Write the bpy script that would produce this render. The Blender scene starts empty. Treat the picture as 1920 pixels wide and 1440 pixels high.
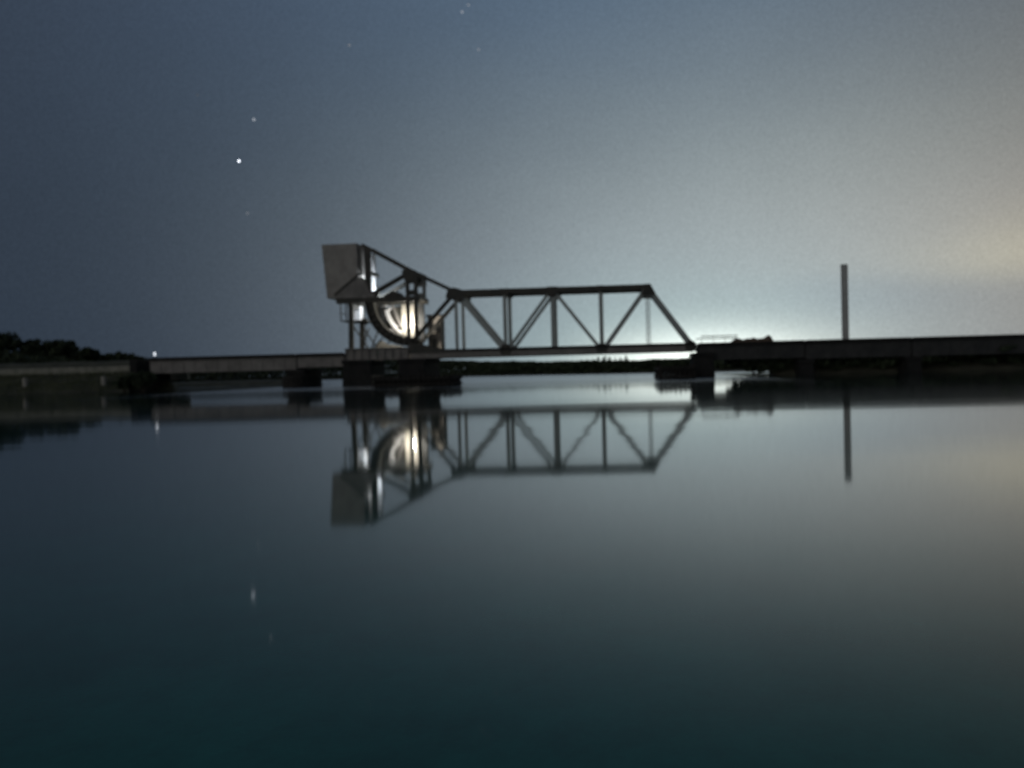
import bpy, bmesh, math, random
from math import radians, sin, cos, pi
from mathutils import Vector, Matrix, Euler

S = bpy.context.scene
COL = S.collection
random.seed(7)

# ------------------------------------------------------------------ camera
cam_d = bpy.data.cameras.new("camera")
cam = bpy.data.objects.new("camera", cam_d)
COL.objects.link(cam)
cam.location = (0, 0, 1.5)
PITCH, ROLL = math.atan(24.3 / 1442.0), radians(1.45)
cam.rotation_mode = 'QUATERNION'
cam.rotation_quaternion = (Euler((pi / 2 - PITCH, 0, 0)).to_quaternion()
                           @ Euler((0, 0, -ROLL)).to_quaternion())
cam_d.sensor_width = 36.0
cam_d.lens = 1442.0 / 1920.0 * 36.0
cam_d.shift_x = -130.0 / 1920.0
cam_d.clip_start, cam_d.clip_end = 0.1, 20000
cam_d.dof.use_dof = True              # phone focused a few metres off in the dark
cam_d.dof.focus_distance = 3.0
cam_d.dof.aperture_fstop = 1.8
S.camera = cam

# ------------------------------------------------------------------ world: night sky with city glow
W = bpy.data.worlds.new("World")
S.world = W
W.use_nodes = True
nt = W.node_tree
nt.nodes.clear()


def mth(op, a, b=None, c=None, tree=None):
    n = (tree or nt).nodes.new('ShaderNodeMath')
    n.operation = op
    for i, v in enumerate((a, b, c)):
        if v is None:
            continue
        if isinstance(v, (int, float)):
            n.inputs[i].default_value = v
        else:
            (tree or nt).links.new(v, n.inputs[i])
    return n.outputs[0]


tc = nt.nodes.new('ShaderNodeTexCoord')
sep = nt.nodes.new('ShaderNodeSeparateXYZ')
nt.links.new(tc.outputs['Generated'], sep.inputs[0])
dx, dy, dz = sep.outputs
az = mth('MULTIPLY', mth('ARCTAN2', dx, dy), 180 / pi)
el = mth('ABSOLUTE', mth('MULTIPLY', mth('ARCSINE', dz), 180 / pi))
# thin high cloud: soft streaks that bend the glow bands a little
mp = nt.nodes.new('ShaderNodeMapping')
mp.inputs['Scale'].default_value = (2.2, 2.2, 9.0)
nt.links.new(tc.outputs['Generated'], mp.inputs[0])
nz = nt.nodes.new('ShaderNodeTexNoise')
nz.inputs['Scale'].default_value = 1.6
nz.inputs['Detail'].default_value = 3.0
nt.links.new(mp.outputs[0], nz.inputs['Vector'])
wob = mth('SUBTRACT', nz.outputs['Fac'], 0.5)
elw = mth('MULTIPLY_ADD', wob, 2.4, el)
LOBES = [  # azimuth, elevation, widths (degrees), radiance
    (9.47, -0.30, 8.0, 2.6, (0.8722, 0.7623, 0.5854), False),
    (9.4, 1.0, 6.0, 1.8, (0.24, 0.31, 0.33), False),
    (10.0, -0.20, 6.0, 1.1, (0.42, 0.48, 0.48), False),
    (24.0, 4.9, 10.0, 1.7, (-0.055, -0.045, -0.025), True),   # darker cloud bank
    (7.47, 0.00, 14.0, 6.0, (0.0392, 0.1177, 0.0869), False),
    (9.47, 0.00, 24.0, 12.0, (0.1462, 0.1714, 0.2237), False),
    (13.5, 8.00, 26.0, 14.0, (0.207, 0.226, 0.190), True),
    (31.0, 7.03, 7.0, 2.2, (0.11, 0.097, 0.045), True),
    (32.0, 7.70, 13.0, 7.0, (0.0551, 0.0298, 0.0157), True),
    (10.0, 30.0, 34.0, 20.0, (0.0259, 0.0629, 0.1051), False),
    (-10.0, 40.0, 40.0, 22.0, (0.0409, 0.0440, 0.0608), False),
    (60.0, 10.0, 40.0, 25.0, (0.127, 0.086, 0.034), False),
    # unseen warm glow added behind the camera to fill the near faces
    (-165.0, 12.0, 60.0, 26.0, (0.62, 0.57, 0.51), False),
]
acc = None
for (a0, e0, sa, se, rgb, wb) in LOBES:
    qa = mth('DIVIDE', mth('SUBTRACT', az, a0), sa)
    qe = mth('DIVIDE', mth('SUBTRACT', elw if wb else el, e0), se)
    g = mth('EXPONENT', mth('MULTIPLY', mth('ADD', mth('MULTIPLY', qa, qa), mth('MULTIPLY', qe, qe)), -1.0))
    vm = nt.nodes.new('ShaderNodeVectorMath')
    vm.operation = 'SCALE'
    vm.inputs[0].default_value = rgb
    nt.links.new(g, vm.inputs['Scale'])
    if acc is None:
        add0 = nt.nodes.new('ShaderNodeVectorMath')
        add0.operation = 'ADD'
        add0.inputs[0].default_value = (0.0142, 0.0255, 0.0445)
        nt.links.new(vm.outputs[0], add0.inputs[1])
        acc = add0.outputs[0]
    else:
        ad = nt.nodes.new('ShaderNodeVectorMath')
        ad.operation = 'ADD'
        nt.links.new(acc, ad.inputs[0])
        nt.links.new(vm.outputs[0], ad.inputs[1])
        acc = ad.outputs[0]
# fine sky noise added as image grain, with faint broad mottling
n2 = nt.nodes.new('ShaderNodeTexNoise')
n2.inputs['Scale'].default_value = 420.0
n2.inputs['Detail'].default_value = 2.0
n2.inputs['Roughness'].default_value = 0.7
nt.links.new(tc.outputs['Generated'], n2.inputs['Vector'])
n3 = nt.nodes.new('ShaderNodeTexNoise')
n3.inputs['Scale'].default_value = 7.0
n3.inputs['Detail'].default_value = 3.0
nt.links.new(tc.outputs['Generated'], n3.inputs['Vector'])
gr = mth('MULTIPLY_ADD', mth('SUBTRACT', n2.outputs['Fac'], 0.5), 0.55, 1.0)
gr = mth('MULTIPLY', gr, mth('MULTIPLY_ADD', mth('SUBTRACT', n3.outputs['Fac'], 0.5), 0.10, 1.0))
vs = nt.nodes.new('ShaderNodeVectorMath')
vs.operation = 'SCALE'
nt.links.new(acc, vs.inputs[0])
nt.links.new(gr, vs.inputs['Scale'])
bg = nt.nodes.new('ShaderNodeBackground')
nt.links.new(vs.outputs[0], bg.inputs['Color'])
bg.inputs['Strength'].default_value = 1.0
wo = nt.nodes.new('ShaderNodeOutputWorld')
nt.links.new(bg.outputs[0], wo.inputs['Surface'])

S.view_settings.view_transform = 'Standard'
S.view_settings.look = 'None'
S.view_settings.exposure = 0.0
S.view_settings.gamma = 1.0
S.cycles.use_denoising = True


# ------------------------------------------------------------------ materials
def material(name, col, rough=0.7, metal=0.0, col2=None, scale=1.5, bump=0.0, emit=None, strength=1.0, spec=0.4):
    m = bpy.data.materials.new(name)
    m.use_nodes = True
    t = m.node_tree
    b = t.nodes['Principled BSDF']
    b.inputs['Roughness'].default_value = rough
    b.inputs['Metallic'].default_value = metal
    b.inputs['Specular IOR Level'].default_value = spec
    if col2 is None:
        b.inputs['Base Color'].default_value = (*col, 1)
    else:
        c = t.nodes.new('ShaderNodeTexCoord')
        n = t.nodes.new('ShaderNodeTexNoise')
        n.inputs['Scale'].default_value = scale
        n.inputs['Detail'].default_value = 6
        n.inputs['Roughness'].default_value = 0.65
        t.links.new(c.outputs['Object'], n.inputs['Vector'])
        r = t.nodes.new('ShaderNodeValToRGB')
        r.color_ramp.elements[0].position = 0.35
        r.color_ramp.elements[1].position = 0.68
        r.color_ramp.elements[0].color = (*col, 1)
        r.color_ramp.elements[1].color = (*col2, 1)
        t.links.new(n.outputs['Fac'], r.inputs[0])
        t.links.new(r.outputs[0], b.inputs['Base Color'])
        if bump:
            bp_ = t.nodes.new('ShaderNodeBump')
            bp_.inputs['Strength'].default_value = bump
            bp_.inputs['Distance'].default_value = 0.1
            t.links.new(n.outputs['Fac'], bp_.inputs['Height'])
            t.links.new(bp_.outputs[0], b.inputs['Normal'])
    if emit:
        b.inputs['Emission Color'].default_value = (*emit, 1)
        b.inputs['Emission Strength'].default_value = strength
    return m


STEEL = material("weathered_steel", (0.035, 0.04, 0.038), 0.65, 0, (0.075, 0.07, 0.06), 0.8, 0.15)
STEEL_LIT = material("lamplit_steel", (0.28, 0.27, 0.23), 0.55, 0, (0.42, 0.41, 0.37), 1.2, 0.1)  # pale colour stands in for floodlight on the far steel
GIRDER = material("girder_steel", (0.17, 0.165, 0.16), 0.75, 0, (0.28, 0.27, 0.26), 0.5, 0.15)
GIRDER_DIM = material("dim_lit_girder_steel", (0.03, 0.033, 0.035), 0.8, 0, (0.06, 0.062, 0.062), 0.5, 0.15)  # girder steel darkened: dimmer light put into the colour
TRUSS = material("glare_paled_truss_steel", (0.36, 0.41, 0.41), 0.6, 0, (0.48, 0.52, 0.515), 0.8, 0.1)  # paled to put glare and blur into the colour
GALV = material("galvanised_steel", (0.38, 0.40, 0.39), 0.5, 0, (0.52, 0.54, 0.53), 1.5, 0.1)
CONC = material("counterweight_concrete", (0.29, 0.28, 0.265), 0.9, 0, (0.42, 0.405, 0.385), 0.45, 0.3)
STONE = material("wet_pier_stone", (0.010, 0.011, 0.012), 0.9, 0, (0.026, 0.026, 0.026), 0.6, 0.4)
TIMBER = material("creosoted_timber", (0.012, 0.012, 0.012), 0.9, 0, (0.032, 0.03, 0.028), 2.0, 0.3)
RAIL = material("rail_steel", (0.09, 0.075, 0.065), 0.45, 0.6, (0.14, 0.12, 0.1), 3.0)
WALLP = material("cabin_siding", (0.26, 0.24, 0.21), 0.8, 0, (0.36, 0.335, 0.30), 1.0, 0.1)
ROOFM = material("cabin_roofing", (0.05, 0.05, 0.05), 0.8, 0, (0.08, 0.08, 0.078), 1.0)
GLASS = material("dark_glazing", (0.02, 0.023, 0.025), 0.1)
WHITEP_LIT = material("white_paint_and_lamplit_steel", (0.7, 0.72, 0.74), 0.5, 0, (0.82, 0.83, 0.84), 2.0)  # white paint on the cabinet; elsewhere lamplight put into the steel colour
WALLST = material("pale_retaining_stone", (0.2, 0.215, 0.185), 0.9, 0, (0.36, 0.365, 0.32), 0.8, 0.4)
EARTH = material("muddy_bank_earth", (0.06, 0.065, 0.05), 0.95, 0, (0.11, 0.115, 0.085), 0.35, 0.5)
FOL = material("night_foliage", (0.03, 0.045, 0.025), 0.8, 0, (0.06, 0.085, 0.045), 0.4)
BARK = material("bark", (0.04, 0.034, 0.028), 0.9, 0, (0.08, 0.068, 0.055), 2.0, 0.4)
GRASS = material("marsh_grass_blades", (0.07, 0.095, 0.05), 0.8, 0, (0.15, 0.165, 0.09), 0.2)
MOUND = material("brown_covered_ties", (0.10, 0.075, 0.055), 0.9, 0, (0.2, 0.155, 0.12), 1.2, 0.4)
MARK = material("pale_marker_paint", (0.3, 0.29, 0.26), 0.8, 0, (0.45, 0.44, 0.40), 2.0)
LAMPW = material("warm_lamp_lens", (0.9, 0.9, 0.9), 0.4, emit=(1.0, 0.91, 0.76), strength=5.0)
LAMPC = material("cold_lamp_lens", (0.9, 0.9, 0.9), 0.4, emit=(0.86, 0.92, 1.0), strength=1.2)


def star_mat(s):
    m = material("starlight", (0, 0, 0), 1.0, emit=(0.86, 0.91, 1.0), strength=s)
    return m


def water_material():
    m = bpy.data.materials.new("river_water")
    m.use_nodes = True
    t = m.node_tree
    t.nodes.remove(t.nodes['Principled BSDF'])
    out = t.nodes['Material Output']
    body = t.nodes.new('ShaderNodeBsdfDiffuse')
    body.inputs['Color'].default_value = (0.003, 0.125, 0.104, 1)     # murky teal river water
    # suspended silt: uneven patches in the water's own colour, plus fine specks added as grain
    gp = t.nodes.new('ShaderNodeNewGeometry')
    pn = t.nodes.new('ShaderNodeTexNoise')
    pn.inputs['Scale'].default_value = 0.35
    pn.inputs['Detail'].default_value = 9
    pn.inputs['Roughness'].default_value = 0.8
    t.links.new(gp.outputs['Position'], pn.inputs['Vector'])
    rp = t.nodes.new('ShaderNodeValToRGB')
    rp.color_ramp.elements[0].position = 0.30
    rp.color_ramp.elements[1].position = 0.72
    rp.color_ramp.elements[0].color = (0.002, 0.075, 0.062, 1)
    rp.color_ramp.elements[1].color = (0.008, 0.21, 0.172, 1)
    t.links.new(pn.outputs['Fac'], rp.inputs[0])
    t.links.new(rp.outputs[0], body.inputs['Color'])
    b = t.nodes.new('ShaderNodeBsdfGlossy')
    g = t.nodes.new('ShaderNodeNewGeometry')
    # reflectance against grazing angle, from near 1 at the horizon to a few per cent looking down
    dt = t.nodes.new('ShaderNodeVectorMath')
    dt.operation = 'DOT_PRODUCT'
    t.links.new(g.outputs['Incoming'], dt.inputs[0])
    t.links.new(g.outputs['Normal'], dt.inputs[1])
    sg_ = mth('ABSOLUTE', dt.outputs['Value'], tree=t)
    ex = mth('ADD', mth('MULTIPLY', sg_, 1.3, tree=t), mth('MULTIPLY', mth('MULTIPLY', sg_, sg_, tree=t), 11.0, tree=t), tree=t)
    fr = mth('MULTIPLY_ADD', mth('EXPONENT', mth('MULTIPLY', ex, -1.0, tree=t), tree=t), 0.98, 0.02, tree=t)
    mx = t.nodes.new('ShaderNodeMixShader')
    t.links.new(fr, mx.inputs[0])
    t.links.new(body.outputs[0], mx.inputs[1])
    t.links.new(b.outputs[0], mx.inputs[2])
    t.links.new(mx.outputs[0], out.inputs['Surface'])
    sp = t.nodes.new('ShaderNodeSeparateXYZ')
    t.links.new(g.outputs['Position'], sp.inputs[0])
    # breeze beyond the bridge ruffles the river; sheltered and smooth on this side
    n = t.nodes.new('ShaderNodeTexNoise')
    n.inputs['Scale'].default_value = 1.0
    n.inputs['Detail'].default_value = 3
    mpn = t.nodes.new('ShaderNodeMapping')
    mpn.inputs['Scale'].default_value = (0.012, 0.07, 1)
    t.links.new(g.outputs['Position'], mpn.inputs[0])
    t.links.new(mpn.outputs[0], n.inputs['Vector'])
    yy = mth('MULTIPLY_ADD', mth('SUBTRACT', n.outputs['Fac'], 0.5, tree=t), 40.0, sp.outputs[1], tree=t)
    mr = t.nodes.new('ShaderNodeMapRange')
    mr.interpolation_type = 'SMOOTHSTEP'
    mr.inputs['From Min'].default_value = 150.0
    mr.inputs['From Max'].default_value = 205.0
    mr.inputs['To Min'].default_value = 0.050
    mr.inputs['To Max'].default_value = 0.21
    # ... and the open channel between the piers is ruffled further this way
    inl = t.nodes.new('ShaderNodeMapRange')
    inl.interpolation_type = 'SMOOTHSTEP'
    inl.inputs['From Min'].default_value = 44.0
    inl.inputs['From Max'].default_value = 35.0
    xo = mth('ABSOLUTE', mth('ADD', sp.outputs[0], 13.0, tree=t), tree=t)
    t.links.new(xo, inl.inputs['Value'])
    yy = mth('MULTIPLY_ADD', inl.outputs[0], 90.0, yy, tree=t)
    t.links.new(yy, mr.inputs['Value'])
    t.links.new(mr.outputs[0], b.inputs['Roughness'])
    # long slow swell
    n2_ = t.nodes.new('ShaderNodeTexNoise')
    n2_.inputs['Scale'].default_value = 1.0
    n2_.inputs['Detail'].default_value = 2
    mp2 = t.nodes.new('ShaderNodeMapping')
    mp2.inputs['Scale'].default_value = (0.09, 0.22, 1)
    t.links.new(g.outputs['Position'], mp2.inputs[0])
    t.links.new(mp2.outputs[0], n2_.inputs['Vector'])
    bm_ = t.nodes.new('ShaderNodeBump')
    bm_.inputs['Strength'].default_value = 0.25
    bm_.inputs['Distance'].default_value = 0.03
    t.links.new(n2_.outputs['Fac'], bm_.inputs['Height'])
    t.links.new(bm_.outputs[0], b.inputs['Normal'])
    return m


# ------------------------------------------------------------------ mesh helpers
class MB:
    """collects shapes, then links them as one mesh object"""

    def __init__(self):
        self.v, self.f = [], []

    def add(self, verts, faces):
        k = len(self.v)
        self.v += [tuple(p) for p in verts]
        self.f += [tuple(i + k for i in fc) for fc in faces]
        return self

    def box(self, x0, x1, y0, y1, z0, z1):
        return self.add([(x0, y0, z0), (x1, y0, z0), (x1, y1, z0), (x0, y1, z0),
                         (x0, y0, z1), (x1, y0, z1), (x1, y1, z1), (x0, y1, z1)],
                        [(0, 3, 2, 1), (4, 5, 6, 7), (0, 1, 5, 4), (1, 2, 6, 5), (2, 3, 7, 6), (3, 0, 4, 7)])

    def bar(self, p, q, w, d):
        """rectangular bar from p to q: w across in the truss plane, d in the depth direction"""
        p, q = Vector(p), Vector(q)
        t = (q - p).normalized()
        s = Vector((0, 1, 0))
        if abs(t.dot(s)) > 0.9:
            s = Vector((1, 0, 0))
        n = t.cross(s).normalized() * (w / 2)
        s = t.cross(n).normalized() * (d / 2)
        vs_ = [p - n - s, p + n - s, p + n + s, p - n + s, q - n - s, q + n - s, q + n + s, q - n + s]
        return self.add(vs_, [(0, 1, 2, 3), (7, 6, 5, 4), (0, 4, 5, 1), (1, 5, 6, 2), (2, 6, 7, 3), (3, 7, 4, 0)])

    def ibar(self, p, q, w, d, t=0.08):
        """rolled section: two flanges and a web between them"""
        p, q = Vector(p), Vector(q)
        ax = (q - p).normalized()
        s = Vector((0, 1, 0))
        n = ax.cross(s).normalized()
        self.bar(p + n * (w / 2 - t / 2), q + n * (w / 2 - t / 2), t, d)
        self.bar(p - n * (w / 2 - t / 2), q - n * (w / 2 - t / 2), t, d)
        self.bar(p, q, w - 2 * t - .004, d * .3)
        return self

    def prism(self, pts, y0, y1):
        """polygon in x-z extruded from y0 to y1"""
        n = len(pts)
        vs_ = [(x, y0, z) for x, z in pts] + [(x, y1, z) for x, z in pts]
        fs = [tuple(range(n)), tuple(range(2 * n - 1, n - 1, -1))]
        fs += [(i, i + n, (i + 1) % n + n, (i + 1) % n) for i in range(n)]
        return self.add(vs_, fs)

    def slab(self, pts, z0, z1):
        n = len(pts)
        vs_ = [(x, y, z0) for x, y in pts] + [(x, y, z1) for x, y in pts]
        fs = [tuple(range(n)), tuple(range(2 * n - 1, n - 1, -1))]
        fs += [(i, i + n, (i + 1) % n + n, (i + 1) % n) for i in range(n)]
        return self.add(vs_, fs)

    def tube(self, p, q, r0, r1=None, n=10):
        r1 = r0 if r1 is None else r1
        p, q = Vector(p), Vector(q)
        t = (q - p).normalized()
        a = t.orthogonal().normalized()
        b_ = t.cross(a)
        vs_ = [p + (a * cos(2 * pi * i / n) + b_ * sin(2 * pi * i / n)) * r0 for i in range(n)]
        vs_ += [q + (a * cos(2 * pi * i / n) + b_ * sin(2 * pi * i / n)) * r1 for i in range(n)]
        fs = [(i, (i + 1) % n, (i + 1) % n + n, i + n) for i in range(n)]
        fs += [tuple(range(n - 1, -1, -1)), tuple(range(n, 2 * n))]
        return self.add(vs_, fs)

    def ring(self, cx, cz, r0, r1, a0, a1, y0, y1, n=28):
        """ring sector in the x-z plane, extruded y0..y1"""
        for i in range(n):
            A, B = a0 + (a1 - a0) * i / n, a0 + (a1 - a0) * (i + 1) / n
            P = [(cx + r * cos(t), cz + r * sin(t)) for r, t in ((r0, A), (r1, A), (r1, B), (r0, B))]
            vs_ = [(x, y0, z) for x, z in P] + [(x, y1, z) for x, z in P]
            fs = [(0, 1, 2, 3), (7, 6, 5, 4), (1, 5, 6, 2), (3, 7, 4, 0)]
            if i == 0:
                fs.append((0, 4, 5, 1))
            if i == n - 1:
                fs.append((2, 6, 7, 3))
            self.add(vs_, fs)
        return self

    def build(self, name, mat, parent=None, bevel=0.0, label=None):
        me = bpy.data.meshes.new(name)
        me.from_pydata(self.v, [], self.f)
        bm = bmesh.new()
        bm.from_mesh(me)
        bmesh.ops.remove_doubles(bm, verts=bm.verts, dist=1e-5)
        bmesh.ops.recalc_face_normals(bm, faces=bm.faces)
        bm.to_mesh(me)
        bm.free()
        me.materials.append(mat)
        o = bpy.data.objects.new(name, me)
        COL.objects.link(o)
        if parent is not None:
            o.parent = parent
        if bevel:
            md = o.modifiers.new("bevel", 'BEVEL')
            md.width = bevel
            md.segments = 2
            md.limit_method = 'ANGLE'
        if label:
            o['label'] = label
        return o


def tag(o, label=None, cat=None, group=None, kind=None):
    if label:
        o['label'] = label
    if cat:
        o['category'] = cat
    if group:
        o['group'] = group
    if kind:
        o['kind'] = kind
    return o


def thing(name, label, cat, loc=(0, 0, 0), rz=0.0, group=None):
    o = bpy.data.objects.new(name, None)
    o.empty_display_size = 0.5
    COL.objects.link(o)
    o.location = loc
    o.rotation_euler = (0, 0, rz)
    return tag(o, label, cat, group)


# bridge frame: u along the deck (to the right), v away from the camera, z up
YAW = radians(3.4)
BD = 130.0


def B(u, v, z=0.0):
    return Vector((BD * sin(YAW) + u * cos(YAW) + v * sin(YAW), BD * cos(YAW) - u * sin(YAW) + v * cos(YAW), z))


def bthing(name, label, cat, u, v, z, group=None):
    """a thing whose base stands at u, v, z of the bridge line; its parts are built in local bridge axes"""
    return thing(name, label, cat, B(u, v, z), -YAW, group)


# ------------------------------------------------------------------ setting
wm = MB()
wm.add([(-7000, -400, 0), (7000, -400, 0), (7000, 7000, 0), (-7000, 7000, 0)], [(0, 1, 2, 3)])
tag(wm.build("water", water_material()), kind='structure')
wb = MB()
wb.add([(-7000, -400, -4), (7000, -400, -4), (7000, 7000, -4), (-7000, 7000, -4)], [(0, 1, 2, 3)])
tag(wb.build("riverbed", EARTH), kind='structure')


def hnoise(x, y, s=1.0):
    return (sin(x * 0.31 * s + 1.3) * cos(y * 0.27 * s + 0.4) + 0.5 * sin(x * 0.83 * s + y * 0.61 * s)
            + 0.3 * cos(x * 1.9 * s - y * 1.3 * s)) / 1.8


def terrain(name, mat, us, vs_, hf, frame=B):
    m = MB()
    V = [frame(u, v, hf(u, v)) for v in vs_ for u in us]
    n = len(us)
    F = [(j * n + i, j * n + i + 1, (j + 1) * n + i + 1, (j + 1) * n + i) for j in range(len(vs_) - 1) for i in range(n - 1)]
    m.add(V, F)
    o = m.build(name, mat)
    for p in o.data.polygons:
        p.use_smooth = True
    return tag(o, kind='structure')


def sstep(a, b, x):
    t = min(1, max(0, (x - a) / (b - a)))                # also falls when a > b
    return t * t * (3 - 2 * t)


def frange(a, b, n):
    return [a + (b - a) * i / n for i in range(n + 1)]


# left bank: toe of the marsh near v = -3, railway embankment behind it
def left_h(u, v):
    edge = -79.5 + 0.8 * hnoise(v, 3.0, 0.6) - 0.85 * max(0, v - 5)
    inl = sstep(0, 4.5, edge - u)                       # ends in a spill slope at the abutment
    toe = -4.0 + 1.3 * hnoise(u, 0.0, 0.5)
    h = -0.6 + 2.1 * sstep(toe, toe + 4.0, v) + 1.75 * sstep(-0.6, 2.9, v)
    h += 2.4 * sstep(5, 10, v)
    h1 = -1.2 + (h + 0.18 * hnoise(u, v, 1.7) + 1.2) * inl
    # low spit closing the cove behind the bridge
    e2 = -75.0 + 1.5 * hnoise(v, 8.0, 0.3) - 0.5 * max(0, v - 62)
    t2 = 46.0 + 2.5 * hnoise(u, 5.0, 0.3)
    h2 = -1.2 + 2.3 * sstep(0, 8, e2 - u) * sstep(t2, t2 + 6, v) + 0.1 * hnoise(u, v, 0.8)
    return max(h1, h2)


terrain("left_bank", EARTH, frange(-320, -72, 170), frange(-9, 66, 50) + [75, 85, 100, 120, 150, 190, 250], left_h)


# right bank behind the approach girders
def right_h(u, v):
    s = sstep(0, 7, u - 20.5 - 1.2 * hnoise(v, 0, 0.4) - 0.4 * max(0, v - 5))
    toe = -2.0 + 0.9 * hnoise(u, 0, 0.5)
    h = -0.8 + 2.0 * sstep(toe, toe + 4.0, v) + 1.4 * sstep(3, 12, v)
    return -1.2 + (h + 1.2) * s + 0.12 * hnoise(u, v, 1.5) * s


terrain("right_bank", EARTH, frange(17, 260, 140), frange(-6, 70, 40) + [120, 200], right_h)


def shore_y(x):
    """the far shoreline runs nearer towards the right"""
    return min(570, max(260, 370 - 1.5 * x)) + 4 * hnoise(x * 0.12, 0)


def far_h(x, y):
    e = y - shore_y(x)
    return -0.8 + 1.6 * sstep(-2, 8, e) + 2.6 * sstep(15, 45, e) + 0.4 * hnoise(x * 0.2, 3) * sstep(25, 60, e)


terrain("far_shore", EARTH, frange(-700, 900, 200), frange(246, 640, 90) + [900, 1400], far_h, frame=lambda x, y, z: Vector((x, y, z)))


def interp(x, pts):
    for (a, va), (b_, vb) in zip(pts, pts[1:]):
        if x <= b_:
            return va + (vb - va) * max(0.0, (x - a) / (b_ - a))
    return pts[-1][1]


# ------------------------------------------------------------------ foliage
def rand_dir():
    z = random.uniform(-1, 1)
    a = random.uniform(0, 2 * pi)
    r = math.sqrt(1 - z * z)
    return Vector((r * cos(a), r * sin(a), z))


def leaf(m, c, s):
    n = rand_dir()
    a = n.orthogonal().normalized()
    b_ = n.cross(a)
    a, b_ = a * s * random.uniform(.6, 1.2), b_ * s * random.uniform(.4, .8)
    m.add([c - a, c - b_ * 0.9 + a * 0.1, c + a, c + b_], [(0, 1, 2, 3)])


def crown(blobs, n, s):
    """blobs: (centre, radii). leaf-sized faces spread through the volume, denser towards clump surfaces"""
    m = MB()
    tot = sum(b[1][0] * b[1][1] * b[1][2] for b in blobs)
    for c, r in blobs:
        k = int(n * r[0] * r[1] * r[2] / tot) + 4
        sub = [(rand_dir() * random.uniform(.45, .95), random.uniform(.22, .42)) for _ in range(14)]
        for _ in range(k):
            sc_, sr = random.choice(sub)
            p = sc_ + rand_dir() * sr * random.random() ** 0.4
            leaf(m, Vector(c) + Vector((p.x * r[0], p.y * r[1], p.z * r[2])), s)
    return m


def tree(label, loc, h, w, group, leaves=2600, ls=0.5, name="leafy_tree", cat="tree"):
    t = thing(name, label, cat, loc, random.uniform(0, 6), group)
    tm = MB()
    tm.tube((0, 0, -1.0), (0.1, 0, h * 0.42), h * 0.03, h * 0.02)
    blobs = []
    for i in range(6):
        a = i * 1.05 + random.uniform(-.3, .3)
        q = Vector((cos(a) * w * random.uniform(.18, .34), sin(a) * w * random.uniform(.18, .34), h * random.uniform(.45, .78)))
        tm.tube((0.1, 0, h * random.uniform(.25, .42)), q, h * 0.012, h * 0.004, 6)
        rr = w * random.uniform(.22, .33)
        blobs.append((q, (rr, rr, rr * random.uniform(.7, .95))))
    blobs.append(((0, 0, h * 0.76), (w * .3, w * .3, h * .24)))
    blobs.append(((0, 0, h * 0.4), (w * .42, w * .42, h * .22)))
    tm.build("trunk", BARK, t)
    crown(blobs, leaves, ls).build("crown", FOL, t)
    return t


def shrub(label, loc, h, w, group=None, lean=0.0, leaves=900, ls=0.3, name="bank_shrub"):
    t = thing(name, label, "shrub", loc, 0, group)
    sm = MB()
    blobs = []
    for i in range(5):
        a = i * 1.3 + random.random()
        q = Vector((cos(a) * w * .3 + lean * 0.6, sin(a) * w * .22, h * random.uniform(.4, .8)))
        sm.tube((0, 0, -.5), q, 0.08, 0.03, 5)
        rr = w * random.uniform(.24, .36)
        blobs.append((q, (rr, rr, h * random.uniform(.22, .32))))
    blobs.append(((lean * 0.3, 0, h * .35), (w * .35, w * .3, h * .3)))
    sm.build("stem", BARK, t)
    crown(blobs, leaves, ls).build("foliage", FOL, t)
    return t


# trees standing on the left bank (distance ~230 to 300 m, heights above the water)
TREES = [  # x, y, height, width, label
    (-222, 290, 20.2, 20, "tallest round-topped dark tree at the left edge of the bank"),
    (-214, 300, 15.2, 15, "dark tree sloping down just right of the tallest bank tree"),
    (-208, 296, 15.0, 15, "broad low-crowned tree left of the second rounded crown on the bank"),
    (-202, 300, 16.3, 15, "second rounded tree crown from the left, above the pale bank ledge"),
    (-193, 298, 12.3, 14, "medium dark tree right of the second rounded crown, above the pale post"),
    (-184, 302, 10.3, 15, "flat-topped dark tree halfway down the sloping tree line on the bank"),
    (-177, 300, 9.2, 12, "small dark tree low on the sloping tree line of the left bank"),
    (-171, 300, 8.2, 11, "lowest rightmost bank tree, left of the white signal lamp"),
]
for (x, y, h, w, lab) in TREES:
    tree(lab, (x, y, 0.5), h * 1.2, w * 1.15, "trees on the left bank", 5200, 0.85)
# darker undergrowth filling the tree line
ug = MB()
for i in range(16000):
    x = random.uniform(-260, -163)
    y = random.uniform(270, 320)
    top = 13.0 - 4.6 * sstep(-212, -168, x) + 1.2 * hnoise(x, y)
    leaf(ug, Vector((x, y, top * random.random() ** 0.7)), 1.0)
tag(ug.build("bank_undergrowth", FOL), "dense dark undergrowth between the trees of the left bank", "undergrowth", kind='stuff')

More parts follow.
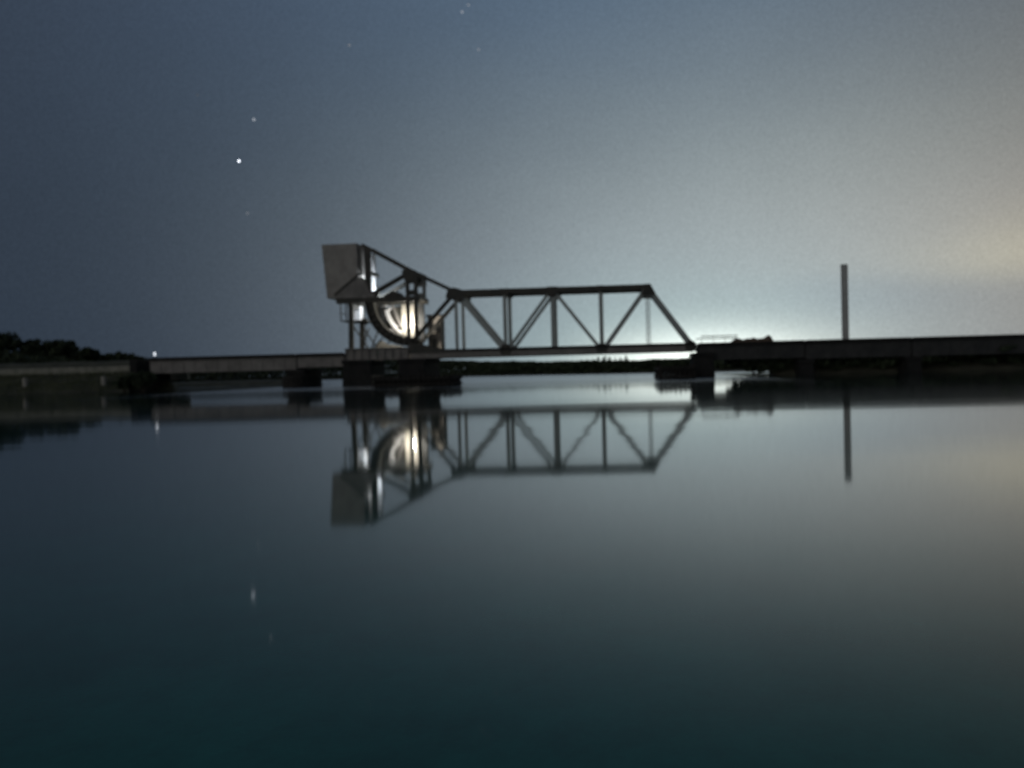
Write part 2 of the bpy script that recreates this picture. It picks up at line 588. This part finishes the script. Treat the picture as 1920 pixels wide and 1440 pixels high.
# far tree line across the river
ft = MB()
SKYLINE = [(-.60, .0175), (-.40, .0185), (-.30, .0205), (-.257, .0222), (-.20, .0200), (-.16, .0168), (-.10, .0142),
           (.007, .0118), (.15, .0112), (.30, .0112)]     # tree-top slope over the eye line, by bearing
for i in range(46000):
    q = random.uniform(-.62, .30)
    y0 = 370 / (1 + 1.5 * q) if 1 + 1.5 * q > .3 else 570
    y = min(570, max(260, y0)) + random.uniform(7, 45)
    x = q * y
    if y < shore_y(x) + 4:
        continue
    top = 1.5 + interp(q, SKYLINE) * y + 0.45 * hnoise(x * 0.5, 0) + 0.3 * hnoise(x * 2.1, 4)
    leaf(ft, Vector((x, y, max(.3, top * random.random() ** 0.55))), 1.05)
tag(ft.build("far_woodland", FOL), "long low dark line of woodland on the far shore", "woodland", kind='stuff')
clump = [(5.8, 6.7, 2.4), (8.4, 7.4, 2.8), (11.2, 8.0, 3.2), (13.8, 7.5, 2.6), (16.4, 6.8, 1.8), (18.8, 7.3, 1.8), (21.6, 7.7, 2.2)]
where = ["leftmost, lowest of the far trees poking above the woodland under mid span",
         "rounded far tree, second from left in the clump under mid span",
         "tallest broad far tree in the clump seen under the bridge deck",
         "far tree just right of the broadest one in the clump under the deck",
         "smallest slim far tree in the gap of the clump under the deck",
         "slim far tree left of the rightmost one in the clump under the deck",
         "rightmost slender far tree of the clump seen beneath the bridge deck"]
for (x, h, w), lab in zip(clump, where):
    tree(lab, (x, 366, 0.4), h * 1.06, w, "far trees rising above the woodland", 420, 0.36)

# shrubs: by the left abutment and overhanging the right bank
shrub("large dark bush hugging the left abutment at the water's edge", B(-81.2, -5.2, 0.0), 3.3, 3.6, "bank shrubs", 0, 1500, 0.28)
shrub("low dark bush just left of the large abutment bush", B(-84.6, -5.0, 0.2), 2.6, 3.6, "bank shrubs", 0, 1000, 0.26)
for (u, v, h, w, lean, lab) in [
    (22.4, 3.0, 4.2, 7.0, -2.8, "dark bush overhanging the water just right of the right pier"),
    (25.0, 1.5, 4.0, 7.5, -1.0, "dark bush second from the right pier beneath the approach girder"),
    (28.5, 2.5, 4.2, 8.0, 0, "dark bush third from the right pier beneath the approach girder"),
    (34.0, 2.0, 4.2, 8.5, 0, "dark bush on the right bank beneath the tall mast"),
    (40.5, 2.5, 4.2, 9.0, 0, "dark bush on the right bank just right of the tall mast"),
    (47.5, 2.0, 4.2, 9.0, 0, "dark bush second right of the tall mast on the right bank"),
    (54.5, 2.5, 4.2, 9.5, 0, "dark bush next to the one at the right edge of view"),
    (61.5, 2.0, 4.2, 9.5, 0, "dark bush at the right edge of view under the girder"),
]:
    shrub(lab, B(u, v, 0.2), h, w, "bushes under the right approach", lean, 2600, 0.5)
bg_ = MB()
for i in range(16000):
    u = random.uniform(22, 80)
    v = random.uniform(3.5, 12)
    b0 = right_h(u, v)
    if b0 < 0.0:
        continue
    leaf(bg_, B(u, v, b0 + (5.1 - b0 + .2 * hnoise(u, v)) * random.random() ** .8 * sstep(21, 25, u + .4)), 0.55)
tag(bg_.build("bank_undergrowth", FOL), "dense dark undergrowth filling the right bank below the girders", "undergrowth", kind='stuff')

# marsh grass on the left bank
gm = MB()
for i in range(9000):
    u = random.uniform(-118, -80)
    v = random.uniform(-5.5, 3)
    z = left_h(u, v)
    if z < 0.05:
        continue
    p = B(u, v, z - 0.03)
    h = random.uniform(.25, .75)
    a = random.uniform(0, pi)
    d = Vector((cos(a), sin(a), 0)) * random.uniform(.03, .06)
    l = Vector((random.uniform(-.2, .2), random.uniform(-.2, .2), h))
    gm.add([p - d, p + d, p + l], [(0, 1, 2)])
tag(gm.build("marsh_grass", GRASS), "dull green marsh grass covering the left bank", "grass", kind='stuff')

# pale retaining wall along the embankment
t = bthing("retaining_wall", "long low pale stone wall along the top of the left bank", "wall", -150, 3.2, 0)
m = MB()
for i in range(24):
    a = -52 + i * 5.15
    m.box(a, a + 5.1, 0, 0.9, 1.8, 4.16)
m.build("wall_face", WALLST, t, 0.03)
m = MB()
m.box(-52, 71.6, -0.15, 1.05, 4.163, 4.46)
m.build("coping", WALLST, t, 0.04)

# pale stub posts on the bank
for u, h, lab in ((-91.0, 1.55, "short pale post standing alone on the dark left bank"),
                  (-105.35, 1.45, "short pale post on the left bank cut by the left edge of view")):
    zb = left_h(u, -1.0)
    t = bthing("marker_post", lab, "post", u, -1.0, zb - 0.2, "pale marker posts")
    MB().tube((0, 0, 0), (-0.1, 0, h), 0.42, 0.4, 14).build("shaft", MARK, t, 0.04)
    MB().tube((-0.1, 0, h + 0.003), (-0.13, 0, h + 0.12), 0.34, 0.2, 14).build("cap", MARK, t)


# ------------------------------------------------------------------ approach spans
def approach(name, label, u0, u1, zb, group, gmat=None):
    L = u1 - u0
    t = bthing(name, label, "bridge span", u0, 0, 0, group)
    for s in (-1, 1):
        m = MB()
        y = s * 2.55
        m.box(0, L, y - 0.03, y + 0.03, zb + 0.06, 5.02)
        m.box(0, L, y - 0.22, y + 0.22, 5.02, 5.10)
        m.box(0, L, y - 0.22, y + 0.22, zb, zb + 0.06)
        n = max(2, int(L / 1.9))
        for i in range(n + 1):
            x = min(max(0.06, L * i / n), L - 0.06)
            m.box(x - 0.05, x + 0.05, y - 0.10, y - 0.031, zb + 0.061, 5.019)
            m.box(x - 0.05, x + 0.05, y + 0.031, y + 0.16, zb + 0.061, 5.019)
        m.build("girder", gmat or GIRDER, t)
    n = int(L / 4)
    for i in range(n + 1):
        x = min(max(0.2, L * i / n), L - 0.2)
        MB().box(x - 0.1, x + 0.1, -2.38, 2.38, zb + 0.4, 4.9).build("cross_frame", STEEL, t)
    m = MB()
    n = int(L / 0.62)
    for i in range(n):
        x = L * (i + .5) / n
        m.box(x - 0.13, x + 0.13, -2.85, 2.85, 5.103, 5.40)
    m.box(0, L, -3.05, -2.86, 5.15, 5.62)
    m.box(0, L, 2.86, 3.05, 5.15, 5.62)
    m.box(0, L, -2.85, 2.85, 5.2, 5.36)
    dk = m.build("deck", TIMBER, t)
    for y in (-0.75, 0.75):
        MB().box(0, L, y - 0.04, y + 0.04, 5.402, 5.57).build("rail", RAIL, dk)
    return t


approach("approach_span", "long left approach span with stiffened girder behind the abutment bush", -81.6, -55.9, 2.95, "plate girder approach spans")
approach("approach_span", "short left approach span between the small pier and counterweight tower", -55.7, -47.6, 3.3, "plate girder approach spans")
approach("approach_span", "right approach span beside the truss, below the covered mound", 11.9, 29.0, 2.75, "plate girder approach spans", GIRDER_DIM)
approach("approach_span", "right approach span below the tall mast", 29.2, 46.0, 2.55, "plate girder approach spans", GIRDER_DIM)
approach("approach_span", "rightmost approach span running out of the picture", 46.2, 78.0, 2.55, "plate girder approach spans", GIRDER_DIM)


# ------------------------------------------------------------------ piers
def pier(label, u, w, ztop, v0=-3.6, v1=3.6, collar=None, group="stone piers in the river"):
    t = bthing("bridge_pier", label, "pier", u, 0, 0, group)
    m = MB()
    k = 0.35
    h = w / 2
    ring0 = [(-h - k, v0 - k), (-h - k, v1 + k), (h + k, v1 + k), (h + k, v0 - k)]
    ring1 = [(-h, v0), (-h, v1), (h, v1), (h, v0)]
    n = 4
    m.add([(x, y, -3.5) for x, y in ring0] + [(x, y, ztop - 0.62) for x, y in ring1],
          [(3, 2, 1, 0), (4, 5, 6, 7)] + [(i, (i + 1) % n, (i + 1) % n + n, i + n) for i in range(n)])
    m.build("shaft", STONE, t, 0.08)
    MB().box(-h - 0.2, h + 0.2, v0 - 0.2, v1 + 0.2, ztop - 0.617, ztop).build("cap", STONE, t, 0.06)
    if collar:
        cw, cz = collar
        m = MB()
        pts = [(cw * cos(a) * 1.0, -1.0 + (4.2) * sin(a)) for a in [2 * pi * i / 24 for i in range(24)]]
        m.slab(pts, -0.5, cz)
        m.build("fender_collar", TIMBER, t, 0.15)
    return t


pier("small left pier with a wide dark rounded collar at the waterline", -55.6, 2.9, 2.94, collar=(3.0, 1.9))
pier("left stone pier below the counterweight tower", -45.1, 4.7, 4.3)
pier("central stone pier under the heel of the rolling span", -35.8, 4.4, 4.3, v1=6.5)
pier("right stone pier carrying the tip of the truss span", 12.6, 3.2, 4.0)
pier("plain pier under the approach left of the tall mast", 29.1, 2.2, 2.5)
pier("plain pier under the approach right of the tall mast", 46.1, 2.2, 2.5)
t = bthing("bridge_abutment", "dark stone abutment at the left end of the approach girders", "abutment", -83.2, 0, 0)
MB().box(-1.5, 1.55, -3.9, 3.9, -1, 2.9).build("bearing_seat", STONE, t, 0.08)
MB().box(-1.5, -0.2, -3.5, 3.5, 2.903, 5.4).build("back_wall", STONE, t, 0.06)


# ------------------------------------------------------------------ timber fenders
def fender(label, u0, u1, v0, v1, zt, group="timber fenders beside the channel"):
    t = bthing("timber_fender", label, "fender", (u0 + u1) / 2, v0, 0, group)
    L = (u1 - u0) / 2
    D = v1 - v0
    per = []
    n = max(3, int(2 * L / 0.62))
    for i in range(n + 1):
        per.append((-L + 2 * L * i / n, 0.0))
    k = int(D / 1.6)
    for i in range(1, k + 1):
        per.append((-L, D * i / k))
        per.append((L, D * i / k))
    for (x, y) in per[:96]:
        hh = zt + random.uniform(-.22, .14)
        MB().tube((x, y, -3), (x + random.uniform(-.05, .05), y, hh), 0.2, 0.17, 8).build("pile", TIMBER, t)
    for z in (0.35, zt - 0.45):
        m = MB()
        m.box(-L - .1, L + .1, -0.40, -0.21, z - .16, z + .16)
        m.box(-L - .40, -L - .21, -.2, D + .1, z - .16, z + .16)
        m.box(L + .21, L + .40, -.2, D + .1, z - .16, z + .16)
        m.build("wale", TIMBER, t)
    m = MB()
    k = int(2 * L / 0.3)
    for i in range(k):
        a = -L + 2 * L * i / k
        m.box(a + .01, a + 2 * L / k - .01, .205, .29, -2, zt - .18 + random.uniform(-.15, .1))
    k = int(D / 0.3)
    for sx in (-L, L):
        for i in range(k):
            a = .3 + (D - .3) * i / k
            m.box(sx - .07, sx + .07, a + .01, a + (D - .3) / k - .01, -2, zt - .18 + random.uniform(-.15, .1))
    m.build("sheathing", TIMBER, t)
    MB().box(-L + .2, L - .2, .3, D, zt - .75, zt - .55).build("walkway_planks", TIMBER, t)
    return t


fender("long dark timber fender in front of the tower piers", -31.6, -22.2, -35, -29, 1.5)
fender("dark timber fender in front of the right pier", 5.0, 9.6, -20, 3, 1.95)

# ------------------------------------------------------------------ bascule span
TV = 2.7
bs = bthing("bascule_span", "rolling lift truss span with raised counterweight block at its left end", "bascule bridge", 0, 0, 0)
G = 15.12
for s in (-1, 1):
    y = s * TV
    m = MB()
    m.bar((-28.6, y, G), (4.1, y, G), 0.78, 0.62)
    m.bar((-43.9, y, 23.6), (-35.9, y, 19.05), 0.62, 0.62)
    m.bar((-35.9, y, 19.05), (-28.2, y, G + .1), 0.62, 0.62)
    tr = m.build("top_chord", STEEL, bs)
    m = MB()
    m.box(-36.0, 11.4, y - 0.30, y + 0.30, 4.28, 5.30)
    bc = m.build("bottom_chord", GIRDER, bs)
    m = MB()
    m.ibar((3.75, y, G + .1), (10.9, y, 5.3), 0.60, 0.5)
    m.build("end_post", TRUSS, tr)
    for (u, w) in ((-28.2, 0.48), (-20.0, 0.60), (-12.05, 0.56), (-4.05, 0.54), (3.8, 0.42)):
        m = MB()
        if u < 3:
            m.ibar((u, y, 5.3), (u, y, G - .38), w, 0.42)
        else:                                            # light laced hanger
            for q in (-.24, .24):
                m.bar((u + q, y, 5.3), (u + q, y, G - .8), .07, .2)
            for i in range(18):
                a, b_ = 5.3 + 9.0 * i / 18, 5.3 + 9.0 * (i + 1) / 18
                q = .24 if i % 2 else -.24
                m.bar((u + q, y, a), (u - q, y, b_), .05, .06)
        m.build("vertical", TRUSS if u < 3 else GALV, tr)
    for (p, q, w) in (((-28.0, G - .2), (-20.3, 5.3), 0.70), ((-12.3, G - .2), (-19.7, 5.3), 0.50),
                      ((-11.8, G - .2), (-4.4, 5.3), 0.54), ((3.5, G - .2), (-3.6, 5.3), 0.58),
                      ((-28.6, G - .3), (-35.9, 7.0), 0.62)):
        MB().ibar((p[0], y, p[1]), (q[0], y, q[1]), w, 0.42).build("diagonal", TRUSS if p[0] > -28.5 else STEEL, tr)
    # gusset plates proud of the members
    o = y + s * 0.33
    for pts in ([(-29.9, 14.3), (-29.4, 15.9), (-28.3, 15.95), (-26.6, 15.4), (-27.0, 13.7), (-28.4, 13.75)],
                [(-13.2, 14.9), (-12.9, 15.6), (-11.1, 15.6), (-10.9, 14.8), (-11.6, 13.9), (-12.6, 13.9)],
                [(3.0, 14.6), (3.3, 15.56), (4.2, 15.56), (5.1, 13.9), (4.6, 13.6), (2.6, 13.7)],
                [(-20.9, 15.0), (-20.9, 15.55), (-19.1, 15.55), (-19.1, 15.0), (-19.6, 14.4), (-20.4, 14.4)],
                [(-4.6, 15.0), (-4.6, 15.55), (-3.5, 15.55), (-3.5, 15.0), (-3.8, 14.5), (-4.3, 14.5)],
                [(-37.2, 18.9), (-36.2, 19.6), (-34.6, 18.9), (-34.6, 17.0), (-36.6, 17.0)],
                [(-21.0, 5.25), (-20.6, 6.3), (-19.4, 6.3), (-19.0, 5.25), (-19.2, 4.5), (-20.8, 4.5)],
                [(-5.0, 5.25), (-4.5, 6.0), (-3.5, 6.0), (-3.0, 5.25), (-3.2, 4.5), (-4.8, 4.5)],
                [(9.6, 5.0), (10.3, 6.3), (11.3, 5.8), (11.4, 4.4), (9.8, 4.4)]):
        MB().prism(pts, o - 0.03, o + 0.03).build("gusset_plate", STEEL, tr)
    # tail: posts, struts, platform beam
    m = MB()
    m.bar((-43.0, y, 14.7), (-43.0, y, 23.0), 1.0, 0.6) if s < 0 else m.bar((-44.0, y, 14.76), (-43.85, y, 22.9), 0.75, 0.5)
    m.build("tail_post", STEEL if s < 0 else WHITEP_LIT, tr)  # far post whitened: lamplight put into its colour
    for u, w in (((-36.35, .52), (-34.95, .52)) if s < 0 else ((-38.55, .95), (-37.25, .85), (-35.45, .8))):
        MB().bar((u, y, 7.2), (u, y, 14.0 if s > 0 else 18.6), w, 0.66).build("heel_post", STEEL if s < 0 else (STEEL_LIT if u < -36 else GIRDER_DIM), tr)  # far posts: floodlit and dim tones put into the colour
    if s > 0:
        for u in (-36.35, -34.95):
            MB().bar((u, y, 14.76), (u, y, 18.6), .5, .6).build("heel_post", STEEL, tr)  # dark upper part: shade put into the colour
    MB().box(-36.08, -35.22, y - .2, y + .2, 16.9, 17.5).build("heel_post_batten", STEEL, tr)
    MB().box(-36.08, -35.22, y - .2, y + .2, 14.9, 15.8).build("heel_post_batten", STEEL, tr)
    MB().ibar((-36.3, y, 18.5), (-42.6, y, 15.2), 0.72, 0.4).build("tail_strut", STEEL, tr)
    MB().bar((-48.7, y * 1.16, 15.35), (-44.3, y * 1.16, 18.75), 0.30, 0.3).build("tail_brace", STEEL, tr)
    m = MB()
    m.box(-48.5, -34.3, y - .34, y + .34, 13.85, 14.75)
    m.build("tail_beam", STEEL, tr)
    MB().prism([(-48.3, 14.76), (-48.8, 15.25), (-44.6, 18.3), (-43.6, 18.0), (-42.7, 15.7), (-41.8, 15.2), (-41.8, 14.76)],
               y + s * .37, y + s * .43).build("tail_plate", GIRDER if s < 0 else STEEL, tr)
    # segmental rolling girder
    m = MB()
    cx, cz, R = -35.8, 14.1, 7.75
    a0, a1 = pi, pi * 1.5 + 0.06
    m.ring(cx, cz, R - 0.14, R, a0, a1, y - .5, y + .5)
    m.ring(cx, cz, R - 1.35, R - 0.14, a0, a1, y - .06, y + .06)
    m.ring(cx, cz, R - 1.5, R - 1.35, a0, a1, y - .5, y + .5)
    for k in range(11):
        a = a0 + 0.05 + (a1 - a0 - .1) * k / 10
        p, q = (cx + (R - 1.34) * cos(a), y, cz + (R - 1.34) * sin(a)), (cx + (R - .15) * cos(a), y, cz + (R - .15) * sin(a))
        m.bar(p, q, 0.1, 0.8)
    sg = m.build("segmental_girder", STEEL, bs)
    if s > 0:
        MB().ring(cx, cz, R - 2.05, R - 1.53, pi + .18, pi + .80, y - .45, y + .1, 10).build("flange", WHITEP_LIT, sg)  # white puts the floodlight's glow into the rim strip
        # inner frame of the far segment; floodlight brightness put into the white bars
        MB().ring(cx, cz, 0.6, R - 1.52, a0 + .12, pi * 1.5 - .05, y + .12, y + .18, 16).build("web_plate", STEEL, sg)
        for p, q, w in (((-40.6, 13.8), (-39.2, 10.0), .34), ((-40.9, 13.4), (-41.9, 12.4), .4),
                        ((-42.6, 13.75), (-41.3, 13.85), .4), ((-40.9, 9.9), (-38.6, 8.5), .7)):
            MB().bar((p[0], y - .15, p[1]), (q[0], y - .15, q[1]), w, 0.3).build("spoke", GIRDER if w == .34 else WHITEP_LIT, sg)
# cross members between the trusses
for (u, z) in ((-28.3, G), (-20, G), (-12.05, G), (-4.05, G), (3.8, G - .1)):
    m = MB()
    m.box(u - .14, u + .14, -TV + .32, TV - .32, z - .30, z + .26)
    m.build("cross_strut", STEEL, bs)
m = MB()
for (a, b_) in ((-28.3, -20), (-20, -12.05), (-12.05, -4.05), (-4.05, 3.8)):
    for (v0, v1) in ((-2.3, 2.3), (2.3, -2.3)):
        m.bar((a, v0, G + .05), (b_, v1, G + .05), 0.16, 0.16)
m.build("lateral_bracing", STEEL, bs)
for (u, z) in ((-35.7, 18.6), (-43.0, 19.0)):
    MB().box(u - .25, u + .25, -TV + .33, TV - .33, z - .3, z + .3).build("cross_strut", STEEL, bs)
# machinery platform
m = MB()
m.box(-43.4, -34.4, -TV + .35, TV - .35, 14.3, 14.55)
mpf = m.build("machinery_platform", STEEL, bs)
m = MB()
m.prism([(-41.2, 14.552), (-41.0, 15.0), (-39.4, 15.9), (-38.2, 15.6), (-37.6, 14.9), (-37.6, 14.552)], -1.6, 0.4)
m.build("motor_casing", STEEL, mpf, 0.08)
# counterweight
m = MB()
m.prism([(-50.75, 23.86), (-44.65, 23.9), (-44.65, 14.78), (-50.05, 14.78)], -3.05, 3.05)
m.prism([(-44.645, 23.7), (-44.1, 23.65), (-44.1, 18.6), (-44.645, 18.2)], -2.3, 1.5)
cwt = m.build("counterweight", CONC, bs, 0.08)
# deck
m = MB()
n = 76
for i in range(n):
    x = -35.5 + 46.8 * (i + .5) / n
    m.box(x - .13, x + .13, -2.95, 2.95, 5.305, 5.58)
m.box(-36, 11.4, -3.25, -2.96, 5.31, 5.70)
m.box(-36, 11.4, 2.96, 3.25, 5.31, 5.70)
m.box(-36, 11.4, -2.95, 2.95, 5.36, 5.54)
bdk = m.build("deck", TIMBER, bs)
for y in (-0.75, .75):
    MB().box(-36, 11.4, y - .04, y + .04, 5.582, 5.75).build("rail", RAIL, bdk)
for u in (-28.2, -20.0, -12.05, -4.05, 3.8, 10.8):
    MB().box(u - .18, u + .18, -TV + .305, TV - .305, 4.34, 5.25).build("floor_beam", STEEL, bs)
# apron plate running down from the heel
for s in (-1,):
    MB().prism([(-36.2, 6.9), (-34.4, 6.75), (-30.5, 5.75), (-28.0, 5.72), (-28.0, 5.3), (-36.2, 5.3)], -3.45, -3.28).build("apron_plate", STEEL, bs)

# ------------------------------------------------------------------ fixed track frame under the counterweight
tf = bthing("track_frame", "fixed riveted track girders and tower legs below the rolling counterweight", "bridge tower", -42, 0, 0)
for s in (-1, 1):
    y = s * (TV + 0.0)
    m = MB()
    m.box(-5.3, 5.6, y - .05, y + .05, 4.42, 6.1)
    m.box(-5.3, 5.6, y - .42, y + .42, 6.1, 6.28)
    m.box(-5.3, 5.6, y - .35, y + .35, 4.31, 4.42)
    for i in range(9):
        x = -5.2 + i * 1.33
        m.box(x - .05, x + .05, y - .3, y - .051, 4.421, 6.099)
        m.box(x - .05, x + .05, y + .051, y + .3, 4.421, 6.099)
    m.build("track_girder", GIRDER, tf)
    MB().bar((-4.25, y, 6.28), (-4.05, y, 13.8), 0.72, 0.6).build("tower_leg", STEEL, tf)
    for (p, q) in (((-2.6, 6.28), (-1.2, 9.6)), ((-0.5, 6.28), (1.1, 7.9)), ((-4.0, 10.2), (-1.4, 6.28))):
        MB().bar((p[0], y * .92, p[1]), (q[0], y * .92, q[1]), 0.2, 0.2).build("brace", STEEL, tf)
m = MB()
for x in (-5, -2, 1, 4):
    m.box(x - .12, x + .12, -TV + .06, TV - .06, 4.6, 5.9)
m.build("diaphragm", STEEL, tf)
MB().prism([(-1.6, 6.285), (-1.2, 7.6), (-0.2, 7.6), (0.5, 6.95), (1.2, 7.0), (3.2, 6.6), (3.2, 6.285)], 2.05, 2.15).build("lit_track_patch", STEEL_LIT, tf)  # added pale plate standing in for a floodlit patch on the far track
MB().box(-4.5, -3.9, -TV + .31, TV - .31, 13.2, 13.7).build("tower_cross_strut", STEEL, tf)
m = MB()
m.box(-5.9, -1.9, -2.9, 2.9, 10.85, 11.0)
gal = m.build("gallery_floor", STEEL, tf)
m = MB()
for x in (-5.85, -4.9):
    for y in (-2.8, 2.8):
        m.bar((x, y, 11.0), (x, y, 13.85), 0.16, 0.16)
m.bar((-5.85, -2.8, 12.1), (-4.9, -2.8, 12.1), 0.1, 0.1)
m.bar((-5.85, 2.8, 12.1), (-4.9, 2.8, 12.1), 0.1, 0.1)
m.build("gallery_cage", STEEL, gal)
MB().box(-4.95, -3.75, 0.8, 2.2, 11.003, 13.7).build("control_cabinet", WHITEP_LIT, gal, 0.05)

# ------------------------------------------------------------------ operator's cabin on the far side
cb = bthing("operator_cabin", "small pale operator cabin behind the heel of the rolling span", "cabin", -33.6, 4.9, 0)
m = MB()
m.box(-1.15, 1.2, -1.3, 1.5, 5.6, 11.75)
m.build("wall", WALLP, cb, 0.03)
MB().box(-1.4, 1.45, -1.55, 1.75, 11.753, 12.05).build("roof", ROOFM, cb, 0.04)
for x in (-.55, .6):
    f = MB().box(x - .42, x + .42, -1.36, -1.303, 9.0, 10.5).build("window", STEEL, cb)
    MB().box(x - .34, x + .34, -1.372, -1.362, 9.08, 10.42).build("pane", GLASS, f)
d = MB().box(-0.5, 0.4, -1.36, -1.303, 5.75, 7.8).build("door", STEEL, cb)
MB().box(-1.3, 1.35, -1.6, 1.7, 5.2, 5.597).build("floor_bracket", STEEL, cb)
MB().box(-1.0, 1.0, -1.2, 1.4, 4.3, 5.197).build("stub_support", STEEL, cb)

# ------------------------------------------------------------------ lamps
fl = bthing("floodlight", "lit warm floodlight among the machinery under the counterweight", "floodlight", -37.15, 0.6, 6.0)
MB().tube((0, 0, -0.7), (0, 0, 3.3), 0.07, 0.06).build("stand", STEEL, fl)
MB().box(-.3, .3, -.3, .12, 3.3, 3.5).build("bracket", STEEL, fl)
m = MB()
m.tube((0, 0, 3.503), (0, 0, 4.15), 0.24, 0.24, 12)
m.build("lens", LAMPW, fl)
ld = bpy.data.lights.new("floodlight_beam", 'POINT')
ld.energy = 1800
ld.color = (1.0, 0.92, 0.80)
ld.shadow_soft_size = 0.3
lo = bpy.data.objects.new("floodlight_beam", ld)
COL.objects.link(lo)
lo.parent = fl
lo.location = (0, 0, 4.5)


def work_lamp(label, u, v, z, h, energy):
    f2 = bthing("work_lamp", label, "lamp", u, v, z, "cold white work lamps in the bridge machinery")
    MB().tube((0, 0, -0.3), (0, 0, h), .06, .05).build("stand", STEEL, f2)
    MB().tube((0, 0, h + .003), (0, 0, h + .25), .10, .10, 12).build("lens", LAMPC, f2)
    m = MB()
    m.box(-.5, .5, -.46, -.40, h - .3, h + .75)
    m.box(-.05, .05, -.40, -.06, h - .2, h - .1)
    m.build("added_lamp_shield", STEEL, f2)  # added plate keeping lamp glare from the camera and the water
    l2 = bpy.data.lights.new("work_lamp_beam", 'POINT')
    l2.energy = energy
    l2.color = (0.86, 0.93, 1.0)
    l2.shadow_soft_size = 0.12
    l2o = bpy.data.objects.new("work_lamp_beam", l2)
    COL.objects.link(l2o)
    l2o.parent = f2
    l2o.location = (0, 0, h + .42)


work_lamp("small cold work lamp on a post near the left tower leg under the counterweight", -44.3, -0.9, 6.0, 4.6, 260)
work_lamp("small cold work lamp on the machinery platform beside the counterweight", -42.6, -0.2, 14.55, .5, 1500)

sl = bthing("signal_lamp", "small bright white lamp on the deck at the left end of the approach", "lamp", -80.7, -2.6, 5.62)
MB().tube((0, 0, -.3), (0, 0, .35), .06, .06).build("post", STEEL, sl)
MB().tube((0, 0, .35), (0, 0, .95), .16, .15, 12).build("lens", LAMPC, sl)
MB().tube((0, 0, .953), (0, 0, 1.02), .2, .1, 12).build("hood", STEEL, sl)

# ------------------------------------------------------------------ mast, railing, mound
mast = bthing("steel_mast", "tall plain grey steel mast on the right approach", "mast", 37.3, 3.4, 4.6)
m = MB()
m.box(-.5, .5, -.36, -.30, 0, 13.75)
m.box(-.5, .5, .30, .36, 0, 13.75)
m.box(-.05, .05, -.299, .299, 0, 13.75)
m.build("column", GALV, mast)
MB().box(-.6, .6, -.5, .5, -.5, -.003).build("base_plate", STEEL, mast)
MB().box(-.52, .52, -.40, .40, 13.753, 13.85).build("cap_plate", STEEL, mast)

hr = bthing("handrail", "thin two-bar handrail on the deck right of the truss tip", "railing", 11.9, -2.95, 5.62)
for z in (.62, 1.05):
    MB().bar((-.5 if z < 1 else .4, 0, z), (6.3, 0, z), .17, .12).build("bar", STEEL, hr)
for x in (.5, 2.4, 4.3, 6.2):
    MB().bar((x, 0, 0), (x, 0, 1.05), .06, .06).build("post", STEEL, hr)

mo = MB()
us = frange(0, 7.0, 40)
prof = []
for u in us:
    e = min(1, u / 0.8) * min(1, (7.0 - u) / 0.4)
    prof.append(e * (0.55 + 0.10 * sin(u * 2.1) + 0.06 * sin(u * 5.3) + 0.40 * math.exp(-((u - 6.1) / .75) ** 2)))
ny = 8
V = []
for j in range(ny + 1):
    a = pi * j / ny
    for u, h in zip(us, prof):
        V.append((u, 1.1 * -cos(a), max(h, .01) * sin(a) ** .6 * (1 + .08 * hnoise(u * 4, j * 2))))
n = len(us)
mo.add(V, [(j * n + i, j * n + i + 1, (j + 1) * n + i + 1, (j + 1) * n + i) for j in range(ny) for i in range(n - 1)])
o = mo.build("covered_mound", MOUND)
o.location = B(17.2, -1.4, 5.62)
o.rotation_euler = (0, 0, -YAW)
tag(o, "low lumpy brown heap on the deck left of the tall mast", "heap")

# ------------------------------------------------------------------ stars
STARS = [((-1306.8, 3000, 849.8), 3.7, 4.0, "brightest white star, between two fainter stars in the left sky"),
         ((-1243.6, 3000, 1008.8), 4.6, 0.55, "medium star directly above the brightest star in the left sky"),
         ((-1280.3, 3000, 646.9), 4.2, 0.22, "faint star directly below the brightest star in the left sky"),
         ((-864.9, 3000, 1284.8), 4.4, 0.22, "lone faint star high above the counterweight"),
         ((-425.0, 3000, 1402.0), 4.0, 0.45, "brighter of two close stars at the top edge of the sky"),
         ((-400.0, 3000, 1428.0), 3.6, 0.35, "fainter of two close stars at the top edge of the sky"),
         ((-365.7, 3000, 1255.9), 3.8, 0.32, "faint star below the close pair at the top of the sky"),
         ((-1459.6, 3000, 1108.8), 3.4, 0.10, "very faint star at the far left of the sky")]
for p, r, s, lab in STARS:
    m = MB()
    nlat, nlon = 5, 8
    for i in range(nlat + 1):
        th = pi * i / nlat
        for j in range(nlon):
            m.v.append((r * sin(th) * cos(2 * pi * j / nlon), r * sin(th) * sin(2 * pi * j / nlon), r * cos(th)))
    for i in range(nlat):
        for j in range(nlon):
            m.f.append((i * nlon + j, i * nlon + (j + 1) % nlon, (i + 1) * nlon + (j + 1) % nlon, (i + 1) * nlon + j))
    o = m.build("star", star_mat(s))
    o.location = p
    tag(o, lab, "star", "stars in the left sky")
